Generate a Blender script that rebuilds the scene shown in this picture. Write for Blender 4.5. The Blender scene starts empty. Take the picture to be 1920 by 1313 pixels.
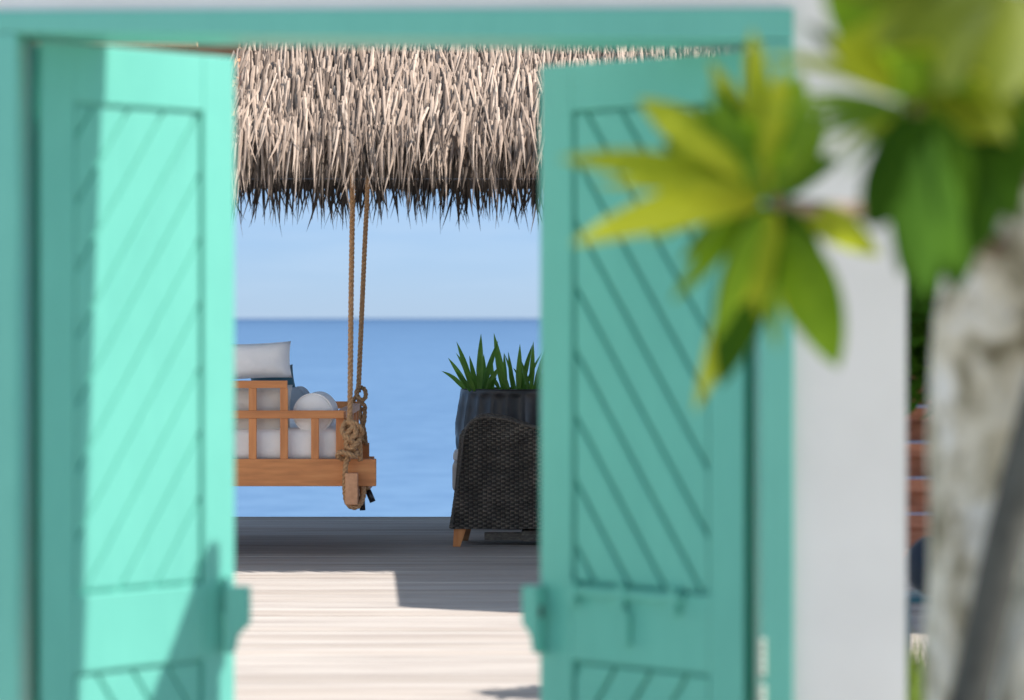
import bpy, bmesh, math, random
from mathutils import Vector, Matrix, noise as mnoise
random.seed(7)
R = random.Random(11)
sc = bpy.context.scene
C = sc.collection
D = bpy.data

# ------------------------------------------------------------------ camera, sky, sun, exposure
EYE = 1.45
FPX = 6000.0                       # focal length in pixels of a 1920 px wide picture
cam_d = D.cameras.new('camera'); cam = D.objects.new('camera', cam_d); C.objects.link(cam)
cam.location = (0, 0, EYE); cam.rotation_euler = (math.radians(90), 0, 0)
cam_d.sensor_width = 36; cam_d.lens = FPX / 1920 * 36
cam_d.shift_y = -59.5 / 1920
cam_d.clip_start = 0.1; cam_d.clip_end = 60000
cam_d.dof.use_dof = True; cam_d.dof.focus_distance = 20.9; cam_d.dof.aperture_fstop = 2.2
cam_d.dof.aperture_blades = 0
sc.camera = cam

SUN = Vector((0.57, 0.032, 0.82)).normalized()      # towards the sun
world = D.worlds.new('World'); sc.world = world; world.use_nodes = True
wn = world.node_tree.nodes; wl = world.node_tree.links
bg = wn['Background']
sky = wn.new('ShaderNodeTexSky'); sky.sky_type = 'NISHITA'; sky.sun_disc = False
sky.sun_elevation = math.asin(SUN.z); sky.sun_rotation = math.atan2(SUN.x, SUN.y)
sky.air_density = 1.0; sky.dust_density = 0.25; sky.ozone_density = 3.0; sky.altitude = 0
# clean sea air: the band near the horizon is bluer and less bright than the model's default
tcw = wn.new('ShaderNodeTexCoord'); sxw = wn.new('ShaderNodeSeparateXYZ'); wl.new(tcw.outputs['Generated'], sxw.inputs[0])
abz = wn.new('ShaderNodeMath'); abz.operation = 'ABSOLUTE'; wl.new(sxw.outputs[2], abz.inputs[0])
rpw = wn.new('ShaderNodeValToRGB'); wl.new(abz.outputs[0], rpw.inputs[0])
cr = rpw.color_ramp; cr.elements[0].position = 0.0; cr.elements[0].color = (0.345, 0.49, 0.86, 1)
cr.elements[1].position = 0.34; cr.elements[1].color = (1.30, 1.10, 0.86, 1)
e = cr.elements.new(0.05); e.color = (0.25, 0.36, 0.64, 1)
mlw = wn.new('ShaderNodeMix'); mlw.data_type = 'RGBA'; mlw.blend_type = 'MULTIPLY'; mlw.inputs[0].default_value = 1
wl.new(sky.outputs[0], mlw.inputs[6]); wl.new(rpw.outputs[0], mlw.inputs[7])
# faint high streaks of cloud all round the sky
mpw = wn.new('ShaderNodeMapping'); mpw.inputs['Scale'].default_value = (9, 9, 70); wl.new(tcw.outputs['Generated'], mpw.inputs[0])
nzw = wn.new('ShaderNodeTexNoise'); nzw.inputs['Scale'].default_value = 1.6; nzw.inputs['Detail'].default_value = 6; wl.new(mpw.outputs[0], nzw.inputs['Vector'])
mrw = wn.new('ShaderNodeMapRange'); mrw.inputs[1].default_value = 0.42; mrw.inputs[2].default_value = 0.75; mrw.inputs[4].default_value = 0.26; wl.new(nzw.outputs['Fac'], mrw.inputs[0])
clw = wn.new('ShaderNodeMix'); clw.data_type = 'RGBA'; clw.inputs[7].default_value = (3.0, 3.6, 4.3, 1)
wl.new(mrw.outputs[0], clw.inputs[0]); wl.new(mlw.outputs[2], clw.inputs[6])
wl.new(clw.outputs[2], bg.inputs[0]); bg.inputs[1].default_value = 0.13
sd = D.lights.new('sun', 'SUN'); so = D.objects.new('sun', sd); C.objects.link(so)
sd.energy = 4.6; sd.angle = math.radians(0.5); sd.color = (1.0, 0.955, 0.89)
so.rotation_euler = (-SUN).to_track_quat('-Z', 'Y').to_euler(); so.location = (6, 0, 9)
sc.view_settings.view_transform = 'Standard'; sc.view_settings.look = 'None'
sc.view_settings.gamma = 1; sc.view_settings.use_curve_mapping = False
sc.view_settings.exposure = 0.85
sc.cycles.use_denoising = True
sc.cycles.max_bounces = 8; sc.cycles.diffuse_bounces = 4; sc.cycles.transparent_max_bounces = 8

# ------------------------------------------------------------------ helpers
def at(px, py, Y):
    """point of the place that lies at depth Y"""
    return Vector(((px - 960) / FPX * Y, Y, EYE + (597 - py) / FPX * Y))

def link(o, parent=None):
    C.objects.link(o)
    if parent is not None: o.parent = parent
    return o

def thing(name, label, cat, loc=(0, 0, 0), rz=0.0, group=None):
    o = D.objects.new(name, None); C.objects.link(o); o.location = loc
    o.rotation_euler = (0, 0, rz); o.empty_display_size = 0.1
    o['label'] = label; o['category'] = cat
    if group: o['group'] = group
    return o

def tag(o, label=None, cat=None, group=None, kind=None):
    if label: o['label'] = label
    if cat: o['category'] = cat
    if group: o['group'] = group
    if kind: o['kind'] = kind
    return o

def mesh_obj(name, verts, faces, mat, parent=None, smooth=False):
    me = D.meshes.new(name); me.from_pydata([tuple(v) for v in verts], [], faces); me.update()
    if smooth:
        me.polygons.foreach_set('use_smooth', [True] * len(me.polygons))
    me.materials.append(mat)
    return link(D.objects.new(name, me), parent)

def bm_obj(name, bm, mat, parent=None, smooth=False):
    me = D.meshes.new(name); bm.normal_update(); bm.to_mesh(me); bm.free()
    if smooth:
        me.polygons.foreach_set('use_smooth', [True] * len(me.polygons))
    me.materials.append(mat)
    return link(D.objects.new(name, me), parent)

def bm_box(bm, lo, hi, bev=0.0, seg=2):
    lo = Vector(lo); hi = Vector(hi)
    r = bmesh.ops.create_cube(bm, size=1.0)
    vs = r['verts']
    c = (lo + hi) / 2; s = hi - lo
    for v in vs: v.co = Vector((v.co.x * s.x, v.co.y * s.y, v.co.z * s.z)) + c
    if bev > 0:
        es = set()
        for v in vs: es.update(v.link_edges)
        bmesh.ops.bevel(bm, geom=list(es), offset=bev, segments=seg, profile=0.6, affect='EDGES')

def box(name, lo, hi, mat, parent=None, bev=0.003, seg=2):
    bm = bmesh.new(); lo2 = [min(a, b) for a, b in zip(lo, hi)]; hi2 = [max(a, b) for a, b in zip(lo, hi)]
    bm_box(bm, lo2, hi2, bev, seg)
    return bm_obj(name, bm, mat, parent)

def smooth_path(pts, step=0.01, closed=False):
    """Catmull-Rom through pts, resampled evenly"""
    P = [Vector(p) for p in pts]
    out = []
    n = len(P)
    for i in range(n - 1):
        p0 = P[max(i - 1, 0)]; p1 = P[i]; p2 = P[i + 1]; p3 = P[min(i + 2, n - 1)]
        k = max(2, int((p2 - p1).length / step))
        for j in range(k):
            t = j / k
            out.append(0.5 * ((2 * p1) + (p2 - p0) * t + (2 * p0 - 5 * p1 + 4 * p2 - p3) * t * t + (3 * p1 - p0 - 3 * p2 + p3) * t ** 3))
    out.append(P[-1])
    return out

def frames(path):
    n = len(path); T = []
    for i in range(n):
        a = path[max(i - 1, 0)]; b = path[min(i + 1, n - 1)]
        t = (b - a)
        T.append(t.normalized() if t.length > 1e-9 else Vector((0, 0, 1)))
    ref = Vector((0, 1, 0)) if abs(T[0].y) < 0.9 else Vector((1, 0, 0))
    u = (ref - T[0] * ref.dot(T[0])).normalized(); F = []
    for i in range(n):
        u = (u - T[i] * u.dot(T[i])).normalized()
        F.append((T[i], u, T[i].cross(u)))
    return F

def tube_data(path, rad, sides, verts, faces, cap=True):
    F = frames(path); base = len(verts); n = len(path)
    for i, p in enumerate(path):
        r = rad(i / (n - 1)) if callable(rad) else rad
        for k in range(sides):
            a = 2 * math.pi * k / sides
            verts.append(p + F[i][1] * (math.cos(a) * r) + F[i][2] * (math.sin(a) * r))
    for i in range(n - 1):
        for k in range(sides):
            a = base + i * sides + k; b = base + i * sides + (k + 1) % sides
            faces.append((a, b, b + sides, a + sides))
    if cap:
        faces.append(tuple(base + k for k in range(sides))[::-1])
        faces.append(tuple(base + (n - 1) * sides + k for k in range(sides)))

def rope_data(path, r, verts, faces, pitch=0.10, strands=3):
    F = frames(path); n = len(path); s = 0.0; L = [0.0]
    for i in range(1, n):
        s += (path[i] - path[i - 1]).length; L.append(s)
    for k in range(strands):
        sub = []
        for i in range(n):
            a = 2 * math.pi * (L[i] / pitch + k / strands)
            sub.append(path[i] + F[i][1] * (math.cos(a) * r * 0.52) + F[i][2] * (math.sin(a) * r * 0.52))
        tube_data(sub, r * 0.56, 7, verts, faces)

# ------------------------------------------------------------------ materials
def new_mat(name):
    m = D.materials.new(name); m.use_nodes = True
    nt = m.node_tree
    return m, nt, nt.nodes, nt.links, nt.nodes['Principled BSDF']

def coord(nt, scale=(1, 1, 1), kind='Object'):
    tc = nt.nodes.new('ShaderNodeTexCoord'); mp = nt.nodes.new('ShaderNodeMapping')
    mp.inputs['Scale'].default_value = scale
    nt.links.new(tc.outputs[kind], mp.inputs[0])
    return mp.outputs[0]

def noise_tex(nt, vec, scale, detail=5, rough=0.55, dist=0.0):
    n = nt.nodes.new('ShaderNodeTexNoise'); n.inputs['Scale'].default_value = scale
    n.inputs['Detail'].default_value = detail; n.inputs['Roughness'].default_value = rough
    n.inputs['Distortion'].default_value = dist
    nt.links.new(vec, n.inputs['Vector'])
    return n.outputs['Fac']

def ramp(nt, fac, stops):
    r = nt.nodes.new('ShaderNodeValToRGB')
    cr = r.color_ramp
    while len(cr.elements) > 1: cr.elements.remove(cr.elements[-1])
    cr.elements[0].position = stops[0][0]; cr.elements[0].color = (*stops[0][1], 1)
    for p, c in stops[1:]:
        e = cr.elements.new(p); e.color = (*c, 1)
    nt.links.new(fac, r.inputs[0])
    return r.outputs[0]

def bump(nt, fac, strength, dist, bsdf):
    b = nt.nodes.new('ShaderNodeBump'); b.inputs['Strength'].default_value = strength
    b.inputs['Distance'].default_value = dist
    nt.links.new(fac, b.inputs['Height']); nt.links.new(b.outputs[0], bsdf.inputs['Normal'])

def mix_rgb(nt, fac, a, b, mode='MIX'):
    m = nt.nodes.new('ShaderNodeMix'); m.data_type = 'RGBA'; m.blend_type = mode
    for sock, v in ((0, fac), (6, a), (7, b)):
        if isinstance(v, (int, float)): m.inputs[sock].default_value = v
        elif isinstance(v, tuple): m.inputs[sock].default_value = (*v, 1)
        else: nt.links.new(v, m.inputs[sock])
    return m.outputs[2]

def simple_mat(name, stops, scale=8, stretch=(1, 1, 1), rough=0.7, bmp=0.3, bdist=0.002, detail=6, per_obj=0.0, spec=0.5):
    m, nt, N, Lk, b = new_mat(name)
    v = coord(nt, stretch)
    f = noise_tex(nt, v, scale, detail)
    col = ramp(nt, f, stops)
    if per_obj:
        oi = N.new('ShaderNodeObjectInfo')
        mr = N.new('ShaderNodeMapRange'); mr.inputs[3].default_value = 1 - per_obj; mr.inputs[4].default_value = 1 + per_obj
        Lk.new(oi.outputs['Random'], mr.inputs[0])
        vm = N.new('ShaderNodeVectorMath'); vm.operation = 'SCALE'
        Lk.new(col, vm.inputs[0]); Lk.new(mr.outputs[0], vm.inputs['Scale'])
        col = vm.outputs[0]
    Lk.new(col, b.inputs['Base Color']); b.inputs['Roughness'].default_value = rough
    b.inputs['Specular IOR Level'].default_value = spec
    if bmp: bump(nt, noise_tex(nt, v, scale * 3.1, 4), bmp, bdist, b)
    return m

TEAL = (0.135, 0.545, 0.430)
def teal_paint():
    m, nt, N, Lk, b = new_mat('teal_paint')
    v = coord(nt)
    f = noise_tex(nt, v, 2.2, 6, 0.6)
    f2 = noise_tex(nt, coord(nt, (30, 30, 1.5)), 3, 4)
    c1 = ramp(nt, f, [(0.3, (0.138, 0.480, 0.400)), (0.7, (0.166, 0.550, 0.455))])
    c2 = mix_rgb(nt, 0.22, c1, ramp(nt, f2, [(0.35, (0.13, 0.47, 0.37)), (0.65, (0.20, 0.62, 0.49))]))
    Lk.new(c2, b.inputs['Base Color']); b.inputs['Roughness'].default_value = 0.42
    bump(nt, f2, 0.12, 0.002, b)
    return m
M_teal = teal_paint()
M_plaster = simple_mat('white_plaster', [(0.3, (0.80, 0.78, 0.755)), (0.7, (0.87, 0.85, 0.825))], 3.0, rough=0.85, bmp=0.35, bdist=0.004)

def deck_mat():
    m, nt, N, Lk, b = new_mat('weathered_deck_wood')
    v = coord(nt, (0.6, 14, 14), 'Generated')
    tc = coord(nt, (0.35, 9, 9))
    oi = N.new('ShaderNodeObjectInfo')
    add = N.new('ShaderNodeVectorMath'); add.operation = 'ADD'
    sc_ = N.new('ShaderNodeVectorMath'); sc_.operation = 'SCALE'
    cmb = N.new('ShaderNodeCombineXYZ')
    for i in range(3): Lk.new(oi.outputs['Random'], cmb.inputs[i])
    Lk.new(cmb.outputs[0], sc_.inputs[0]); sc_.inputs['Scale'].default_value = 57.0
    Lk.new(tc, add.inputs[0]); Lk.new(sc_.outputs[0], add.inputs[1])
    f = noise_tex(nt, add.outputs[0], 2.6, 8, 0.62)
    col = ramp(nt, f, [(0.26, (0.205, 0.180, 0.165)), (0.5, (0.362, 0.328, 0.304)), (0.72, (0.45, 0.420, 0.395))])
    tint = ramp(nt, oi.outputs['Random'], [(0.0, (0.88, 0.85, 0.82)), (0.2, (1.02, 0.97, 0.92)), (0.5, (1.0, 0.98, 0.96)), (0.8, (1.06, 1.04, 1.02)), (1.0, (1.14, 1.13, 1.11))])
    col = mix_rgb(nt, 1.0, col, tint, 'MULTIPLY')
    Lk.new(col, b.inputs['Base Color']); b.inputs['Roughness'].default_value = 0.75; b.inputs['Specular IOR Level'].default_value = 0.12
    bump(nt, f, 0.4, 0.003, b)
    return m
M_deck = deck_mat()
M_teak = simple_mat('oiled_teak', [(0.3, (0.52, 0.185, 0.058)), (0.55, (0.66, 0.25, 0.080)), (0.75, (0.74, 0.32, 0.115))], 3.0, (1.2, 9, 9), rough=0.5, bmp=0.15, per_obj=0.08)
M_teakv = simple_mat('oiled_teak_upright', [(0.3, (0.50, 0.175, 0.056)), (0.55, (0.64, 0.24, 0.078)), (0.75, (0.72, 0.31, 0.11))], 3.0, (9, 9, 1.2), rough=0.5, bmp=0.15, per_obj=0.08)
M_teakg = simple_mat('weathered_teak', [(0.3, (0.56, 0.26, 0.13)), (0.7, (0.72, 0.37, 0.20))], 4.0, (9, 1.2, 9), rough=0.6, bmp=0.2)
M_beam = simple_mat('dark_roof_timber', [(0.3, (0.16, 0.08, 0.04)), (0.7, (0.30, 0.16, 0.08))], 3.0, (1.2, 9, 9), rough=0.7, bmp=0.2)
M_dark_boards = simple_mat('dark_roof_boards', [(0.3, (0.035, 0.024, 0.017)), (0.7, (0.08, 0.055, 0.04))], 3.0, (1.2, 9, 9), rough=0.8, bmp=0.2)  # very dark brown for the roof deck and wall plates
M_rope = simple_mat('manila_rope', [(0.3, (0.33, 0.175, 0.085)), (0.7, (0.56, 0.33, 0.165))], 60.0, rough=0.9, bmp=0.5, bdist=0.001)
M_black = simple_mat('black_heatshrink', [(0.3, (0.008, 0.008, 0.009)), (0.7, (0.016, 0.016, 0.018))], 20.0, rough=0.35, bmp=0.05)
def fabric(name, c, var=0.06):
    m, nt, N, Lk, b = new_mat(name)
    lo = tuple(x * (1 - var) for x in c); hi = tuple(min(1, x * (1 + var)) for x in c)
    v = coord(nt)
    Lk.new(ramp(nt, noise_tex(nt, v, 6, 6), [(0.3, lo), (0.7, hi)]), b.inputs['Base Color'])
    b.inputs['Roughness'].default_value = 0.95; b.inputs['Sheen Weight'].default_value = 0.2
    bump(nt, noise_tex(nt, v, 14, 3), 0.5, 0.012, b)
    return m
M_cushion = fabric('pale_grey_canvas', (0.86, 0.83, 0.82))
M_cushion2 = fabric('warm_grey_canvas', (0.64, 0.60, 0.56))
M_greyfab = fabric('slate_grey_fabric', (0.33, 0.38, 0.44))
M_tealfab = fabric('dark_teal_fabric', (0.04, 0.12, 0.16))
M_wicker = simple_mat('dark_wicker', [(0.35, (0.055, 0.046, 0.038)), (0.6, (0.13, 0.11, 0.09)), (0.8, (0.25, 0.215, 0.18))], 35.0, (1, 1, 3), rough=0.45, bmp=0.3, bdist=0.001)
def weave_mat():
    m, nt, N, Lk, b = new_mat('crease_shaded_wicker')
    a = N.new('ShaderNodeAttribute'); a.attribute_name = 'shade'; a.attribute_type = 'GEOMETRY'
    c1 = ramp(nt, a.outputs['Fac'], [(0.05, (0.020, 0.017, 0.014)), (0.45, (0.075, 0.064, 0.052)), (0.9, (0.26, 0.23, 0.195))])  # hollows darker, raised strands lighter: crease shade put into the colour
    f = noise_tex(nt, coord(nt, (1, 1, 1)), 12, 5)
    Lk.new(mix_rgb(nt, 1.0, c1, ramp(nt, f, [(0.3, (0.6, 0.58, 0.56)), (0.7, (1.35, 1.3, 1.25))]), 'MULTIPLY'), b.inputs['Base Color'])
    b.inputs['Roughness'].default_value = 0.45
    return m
M_weave = weave_mat()
M_pot = simple_mat('black_glazed_pot', [(0.3, (0.022, 0.021, 0.022)), (0.6, (0.045, 0.042, 0.040)), (0.8, (0.09, 0.08, 0.074))], 7.0, rough=0.38, bmp=0.25, bdist=0.004)
M_soil = simple_mat('potting_soil', [(0.3, (0.02, 0.014, 0.01)), (0.7, (0.05, 0.035, 0.025))], 30, rough=0.95)
M_sand = simple_mat('pale_sand', [(0.3, (0.46, 0.41, 0.34)), (0.7, (0.60, 0.55, 0.47))], 3.0, rough=0.95, bmp=0.5, bdist=0.01)
M_metal = simple_mat('dull_hinge_steel', [(0.3, (0.42, 0.47, 0.40)), (0.7, (0.60, 0.66, 0.57))], 20, rough=0.45, bmp=0.1)
M_brick = simple_mat('red_brown_timber', [(0.3, (0.24, 0.085, 0.050)), (0.55, (0.42, 0.16, 0.10)), (0.75, (0.50, 0.25, 0.18))], 3.0, (2, 9, 9), rough=0.7, per_obj=0.3)
M_navy = fabric('navy_cloth', (0.015, 0.025, 0.05))

def thatch_mat(name, stops):
    m, nt, N, Lk, b = new_mat(name)
    a = N.new('ShaderNodeAttribute'); a.attribute_name = 'shade'; a.attribute_type = 'GEOMETRY'
    col = ramp(nt, a.outputs['Fac'], stops)
    v = coord(nt, (1, 1, 1))
    f = noise_tex(nt, v, 25, 4)
    col = mix_rgb(nt, 0.5, col, mix_rgb(nt, 1.0, col, ramp(nt, f, [(0.3, (0.6, 0.6, 0.6)), (0.7, (1.15, 1.15, 1.15))]), 'MULTIPLY'))
    Lk.new(col, b.inputs['Base Color']); b.inputs['Roughness'].default_value = 0.75
    b.inputs['Specular IOR Level'].default_value = 0.25
    return m
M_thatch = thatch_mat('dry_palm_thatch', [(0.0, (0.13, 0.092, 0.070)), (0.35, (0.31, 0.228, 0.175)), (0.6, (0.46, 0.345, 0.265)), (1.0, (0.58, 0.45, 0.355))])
M_thatch_shade = thatch_mat('shade_brown_thatch', [(0.0, (0.035, 0.026, 0.019)), (0.5, (0.085, 0.062, 0.046)), (1.0, (0.20, 0.148, 0.112))])  # shade of the underlayer and far fringe put into a darker thatch colour

def leaf_mat(name, dark, light, trans, tfac=0.4, rough=0.4, spec=0.22):
    m, nt, N, Lk, b = new_mat(name)
    v = coord(nt)
    f = noise_tex(nt, v, 9, 5)
    oi = N.new('ShaderNodeObjectInfo')
    ad = N.new('ShaderNodeMath'); ad.operation = 'MULTIPLY_ADD'; ad.inputs[1].default_value = 0.5
    Lk.new(oi.outputs['Random'], ad.inputs[0]); 
    sb = N.new('ShaderNodeMath'); sb.operation = 'SUBTRACT'; sb.inputs[1].default_value = 0.25
    Lk.new(f, sb.inputs[0]); Lk.new(sb.outputs[0], ad.inputs[2])
    col = ramp(nt, ad.outputs[0], [(0.25, dark), (0.75, light)])
    Lk.new(col, b.inputs['Base Color']); b.inputs['Roughness'].default_value = rough
    tr = N.new('ShaderNodeBsdfTranslucent'); mx = N.new('ShaderNodeMixShader')
    tcol = mix_rgb(nt, 0.5, col, trans)
    b.inputs['Specular IOR Level'].default_value = spec
    bump(nt, noise_tex(nt, coord(nt, (1, 1, 1)), 40, 4), 0.25, 0.002, b)
    Lk.new(tcol, tr.inputs[0]); mx.inputs[0].default_value = tfac
    Lk.new(b.outputs[0], mx.inputs[1]); Lk.new(tr.outputs[0], mx.inputs[2])
    Lk.new(mx.outputs[0], N['Material Output'].inputs[0])
    return m
M_lyel = leaf_mat('yellowing_leaf', (0.30, 0.36, 0.020), (0.58, 0.60, 0.040), (0.78, 0.85, 0.04), 0.48, 0.5)
M_lmid = leaf_mat('olive_green_leaf', (0.085, 0.125, 0.008), (0.20, 0.24, 0.016), (0.36, 0.42, 0.018), 0.45, 0.6)
M_ldark = leaf_mat('deep_green_leaf', (0.024, 0.070, 0.006), (0.055, 0.13, 0.010), (0.09, 0.20, 0.012), 0.22, 0.8, 0.05)
M_lfresh = leaf_mat('fresh_green_leaf', (0.075, 0.18, 0.010), (0.28, 0.44, 0.025), (0.46, 0.68, 0.025), 0.45, 0.45)
M_strap = leaf_mat('strap_leaf', (0.06, 0.15, 0.025), (0.17, 0.31, 0.06), (0.22, 0.45, 0.05), 0.4, 0.35)
M_grass = leaf_mat('lawn_grass', (0.08, 0.14, 0.02), (0.20, 0.28, 0.05), (0.3, 0.4, 0.05), 0.35, 0.5)

def bark_mat():
    m, nt, N, Lk, b = new_mat('mottled_pale_bark')
    v = coord(nt, (1, 1, 0.8))
    f1 = noise_tex(nt, v, 9.5, 7, 0.62, 0.5)
    f2 = noise_tex(nt, v, 19, 6, 0.7)
    c1 = ramp(nt, f1, [(0.36, (0.26, 0.23, 0.15)), (0.45, (0.55, 0.50, 0.38)), (0.52, (0.78, 0.73, 0.60)), (0.66, (0.86, 0.85, 0.81))])
    c2 = ramp(nt, f2, [(0.36, (0.48, 0.45, 0.38)), (0.46, (0.92, 0.91, 0.89)), (0.7, (1.05, 1.03, 0.98))])
    Lk.new(mix_rgb(nt, 0.85, c1, c2, 'MULTIPLY'), b.inputs['Base Color'])
    b.inputs['Roughness'].default_value = 0.85
    bump(nt, f2, 0.6, 0.02, b)
    return m
M_bark = bark_mat()
M_shadow_band = simple_mat('shadow_band_bark', [(0.3, (0.045, 0.045, 0.037)), (0.7, (0.11, 0.11, 0.095))], 12, rough=0.85, bmp=0.4)  # dark colour imitating the shadow between the trunks
M_twig = simple_mat('grey_brown_twig', [(0.3, (0.13, 0.08, 0.05)), (0.7, (0.30, 0.22, 0.16))], 20, rough=0.85, bmp=0.4)

def sea_mat():
    m, nt, N, Lk, b = new_mat('lagoon_water')
    v = coord(nt, (1, 1, 1))
    f = noise_tex(nt, coord(nt, (0.10, 0.035, 1)), 1.0, 8, 0.62)
    fw = noise_tex(nt, coord(nt, (1.3, 0.7, 1)), 1.0, 5, 0.6)
    sep = N.new('ShaderNodeSeparateXYZ'); Lk.new(v, sep.inputs[0])
    lg = N.new('ShaderNodeMath'); lg.operation = 'LOGARITHM'; lg.inputs[1].default_value = 10
    Lk.new(sep.outputs[1], lg.inputs[0])
    ad = N.new('ShaderNodeMath'); ad.operation = 'MULTIPLY_ADD'; ad.inputs[1].default_value = 1.6
    sb = N.new('ShaderNodeMath'); sb.operation = 'SUBTRACT'; sb.inputs[1].default_value = 0.5
    Lk.new(f, sb.inputs[0]); Lk.new(sb.outputs[0], ad.inputs[0]); Lk.new(lg.outputs[0], ad.inputs[2])
    mr = N.new('ShaderNodeMapRange'); mr.inputs[1].default_value = 1.4; mr.inputs[2].default_value = 4.2
    Lk.new(ad.outputs[0], mr.inputs[0])
    # shallow lagoon near the deck, deeper water outside the reef
    col = ramp(nt, mr.outputs[0], [(0.0, (0.088, 0.168, 0.285)), (0.35, (0.066, 0.138, 0.250)), (0.62, (0.047, 0.108, 0.210)), (0.80, (0.026, 0.073, 0.158)), (1.0, (0.018, 0.058, 0.138))])
    col = mix_rgb(nt, 0.7, col, mix_rgb(nt, 1.0, col, ramp(nt, fw, [(0.35, (0.80, 0.86, 0.91)), (0.62, (1.16, 1.12, 1.08))]), 'MULTIPLY'))
    df = N.new('ShaderNodeBsdfDiffuse'); Lk.new(col, df.inputs[0])
    gl = N.new('ShaderNodeBsdfGlossy'); gl.inputs['Roughness'].default_value = 0.25
    gl.inputs['Color'].default_value = (0.9, 0.95, 1, 1)
    f3 = noise_tex(nt, coord(nt, (0.6, 1.6, 1)), 1.0, 4, 0.6)
    bp = N.new('ShaderNodeBump'); bp.inputs['Strength'].default_value = 0.25; bp.inputs['Distance'].default_value = 0.1
    Lk.new(f3, bp.inputs['Height']); Lk.new(bp.outputs[0], gl.inputs['Normal'])
    mx = N.new('ShaderNodeMixShader'); mx.inputs[0].default_value = 0.16
    Lk.new(df.outputs[0], mx.inputs[1]); Lk.new(gl.outputs[0], mx.inputs[2])
    Lk.new(mx.outputs[0], N['Material Output'].inputs[0])
    return m
M_sea = sea_mat()

# ------------------------------------------------------------------ setting: sea, ground, deck
sea = mesh_obj('sea', [(-25000, 22, -1.3), (25000, 22, -1.3), (25000, 45000, -1.3), (-25000, 45000, -1.3)], [(0, 1, 2, 3)], M_sea)
tag(sea, 'calm blue lagoon reaching to the horizon', kind='structure')
seabed = mesh_obj('ground', [(-60, -40, -0.02), (60, -40, -0.02), (60, 9.0, -0.02), (-60, 9.0, -0.02),
                             (-60, 9.0, -1.6), (60, 9.0, -1.6), (60, 30, -3), (-60, 30, -3)],
                  [(0, 1, 2, 3), (3, 2, 5, 4), (4, 5, 6, 7)], M_sand)
tag(seabed, 'pale sandy ground on the near side of the wall', kind='structure')

deck = D.objects.new('deck', None); C.objects.link(deck); tag(deck, 'weathered grey timber deck of long boards', kind='structure')
pitch, gap = 0.150, 0.008
y = 8.25; i = 0
pl_mesh = {}
def plank_mesh(w, x0, x1):
    bm = bmesh.new(); bm_box(bm, (x0, 0, -0.03), (x1, w, 0.0), 0.004, 1)
    me = D.meshes.new('plank'); bm.to_mesh(me); bm.free(); me.materials.append(M_deck)
    return me
L0 = plank_mesh(pitch - gap, -7.0, 7.0)
while y < 23.15:
    off = R.uniform(-0.05, 0.05)
    for me in (L0,):
        o = D.objects.new('plank', me); link(o, deck)
        o.location = (off, y, R.uniform(-0.002, 0.0015))
        o.rotation_euler = (R.uniform(-0.006, 0.006), 0, 0)
    y += pitch; i += 1
DECK_END = y
fb = box('edge_board', (-7, DECK_END + 0.002, -0.16), (7, DECK_END + 0.04, 0.006), M_deck, deck)
box('joist', (-7, DECK_END - 0.2, -0.30), (7, DECK_END - 0.08, -0.035), M_beam, deck)
box('joist', (-7, 9.2, -0.30), (7, 9.3, -0.035), M_beam, deck)
box('joist', (-7, 14.2, -0.30), (7, 14.3, -0.035), M_beam, deck)
box('joist', (-7, 18.8, -0.30), (7, 18.9, -0.035), M_beam, deck)

# ------------------------------------------------------------------ white wall with its opening
wall = thing('garden_wall', 'white rendered wall around the turquoise doorway', 'wall', (0, 7.92, 0))
WY0, WY1 = 7.92, 8.222
XL, XR = -1.297, 0.691
bm = bmesh.new()
bm_box(bm, (-7, 0, -0.02), (XL, WY1 - WY0, 2.62)); bm_box(bm, (XR, 0, -0.02), (0.976, WY1 - WY0, 2.62))
bm_box(bm, (XL, 0, 2.203), (XR, WY1 - WY0, 2.62))
bm_obj('rendered_wall', bm, M_plaster, wall)
box('coping', (-7.03, -0.05, 2.622), (1.02, 8.232 - WY0, 2.68), M_plaster, wall, 0.006)

# ------------------------------------------------------------------ turquoise door frame
frame = thing('door_frame', 'turquoise painted wooden frame lining the wall opening', 'door frame', (0, 7.90, 0))
JI_L, JI_R = -1.2245, 0.6188
box('jamb', (XL - 0.004, 0, 0), (JI_L, 0.328, 2.155), M_teal, frame, 0.004)
box('jamb', (JI_R, 0, 0), (XR + 0.004, 0.328, 2.134), M_teal, frame, 0.004)
box('jamb_stop', (JI_L - .04, .332, 0), (-1.203, .365, 2.154), M_teal, frame, 0.003)
box('jamb_stop', (0.588, .332, 0), (JI_R + .04, .365, 2.134), M_teal, frame, 0.003)
hd = box('header', (XL - 0.004, 0, 2.157), (XR + 0.004, 0.328, 2.210), M_teal, frame, 0.004)
for v in hd.data.vertices:
    k_ = max(0, min(1, (v.co.x - XL) / (XR - XL)))
    v.co.z += (-0.020 if v.co.z < 2.18 else 0.006) * k_

# ------------------------------------------------------------------ the two plank doors
def clip(poly, a, b, c):
    """keep points with a*x+b*y<=c"""
    out = []
    for i in range(len(poly)):
        p, q = poly[i], poly[(i + 1) % len(poly)]
        dp = a * p[0] + b * p[1] - c; dq = a * q[0] + b * q[1] - c
        if dp <= 0: out.append(p)
        if dp * dq < 0:
            t = dp / (dp - dq); out.append((p[0] + (q[0] - p[0]) * t, p[1] + (q[1] - p[1]) * t))
    return out

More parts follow.
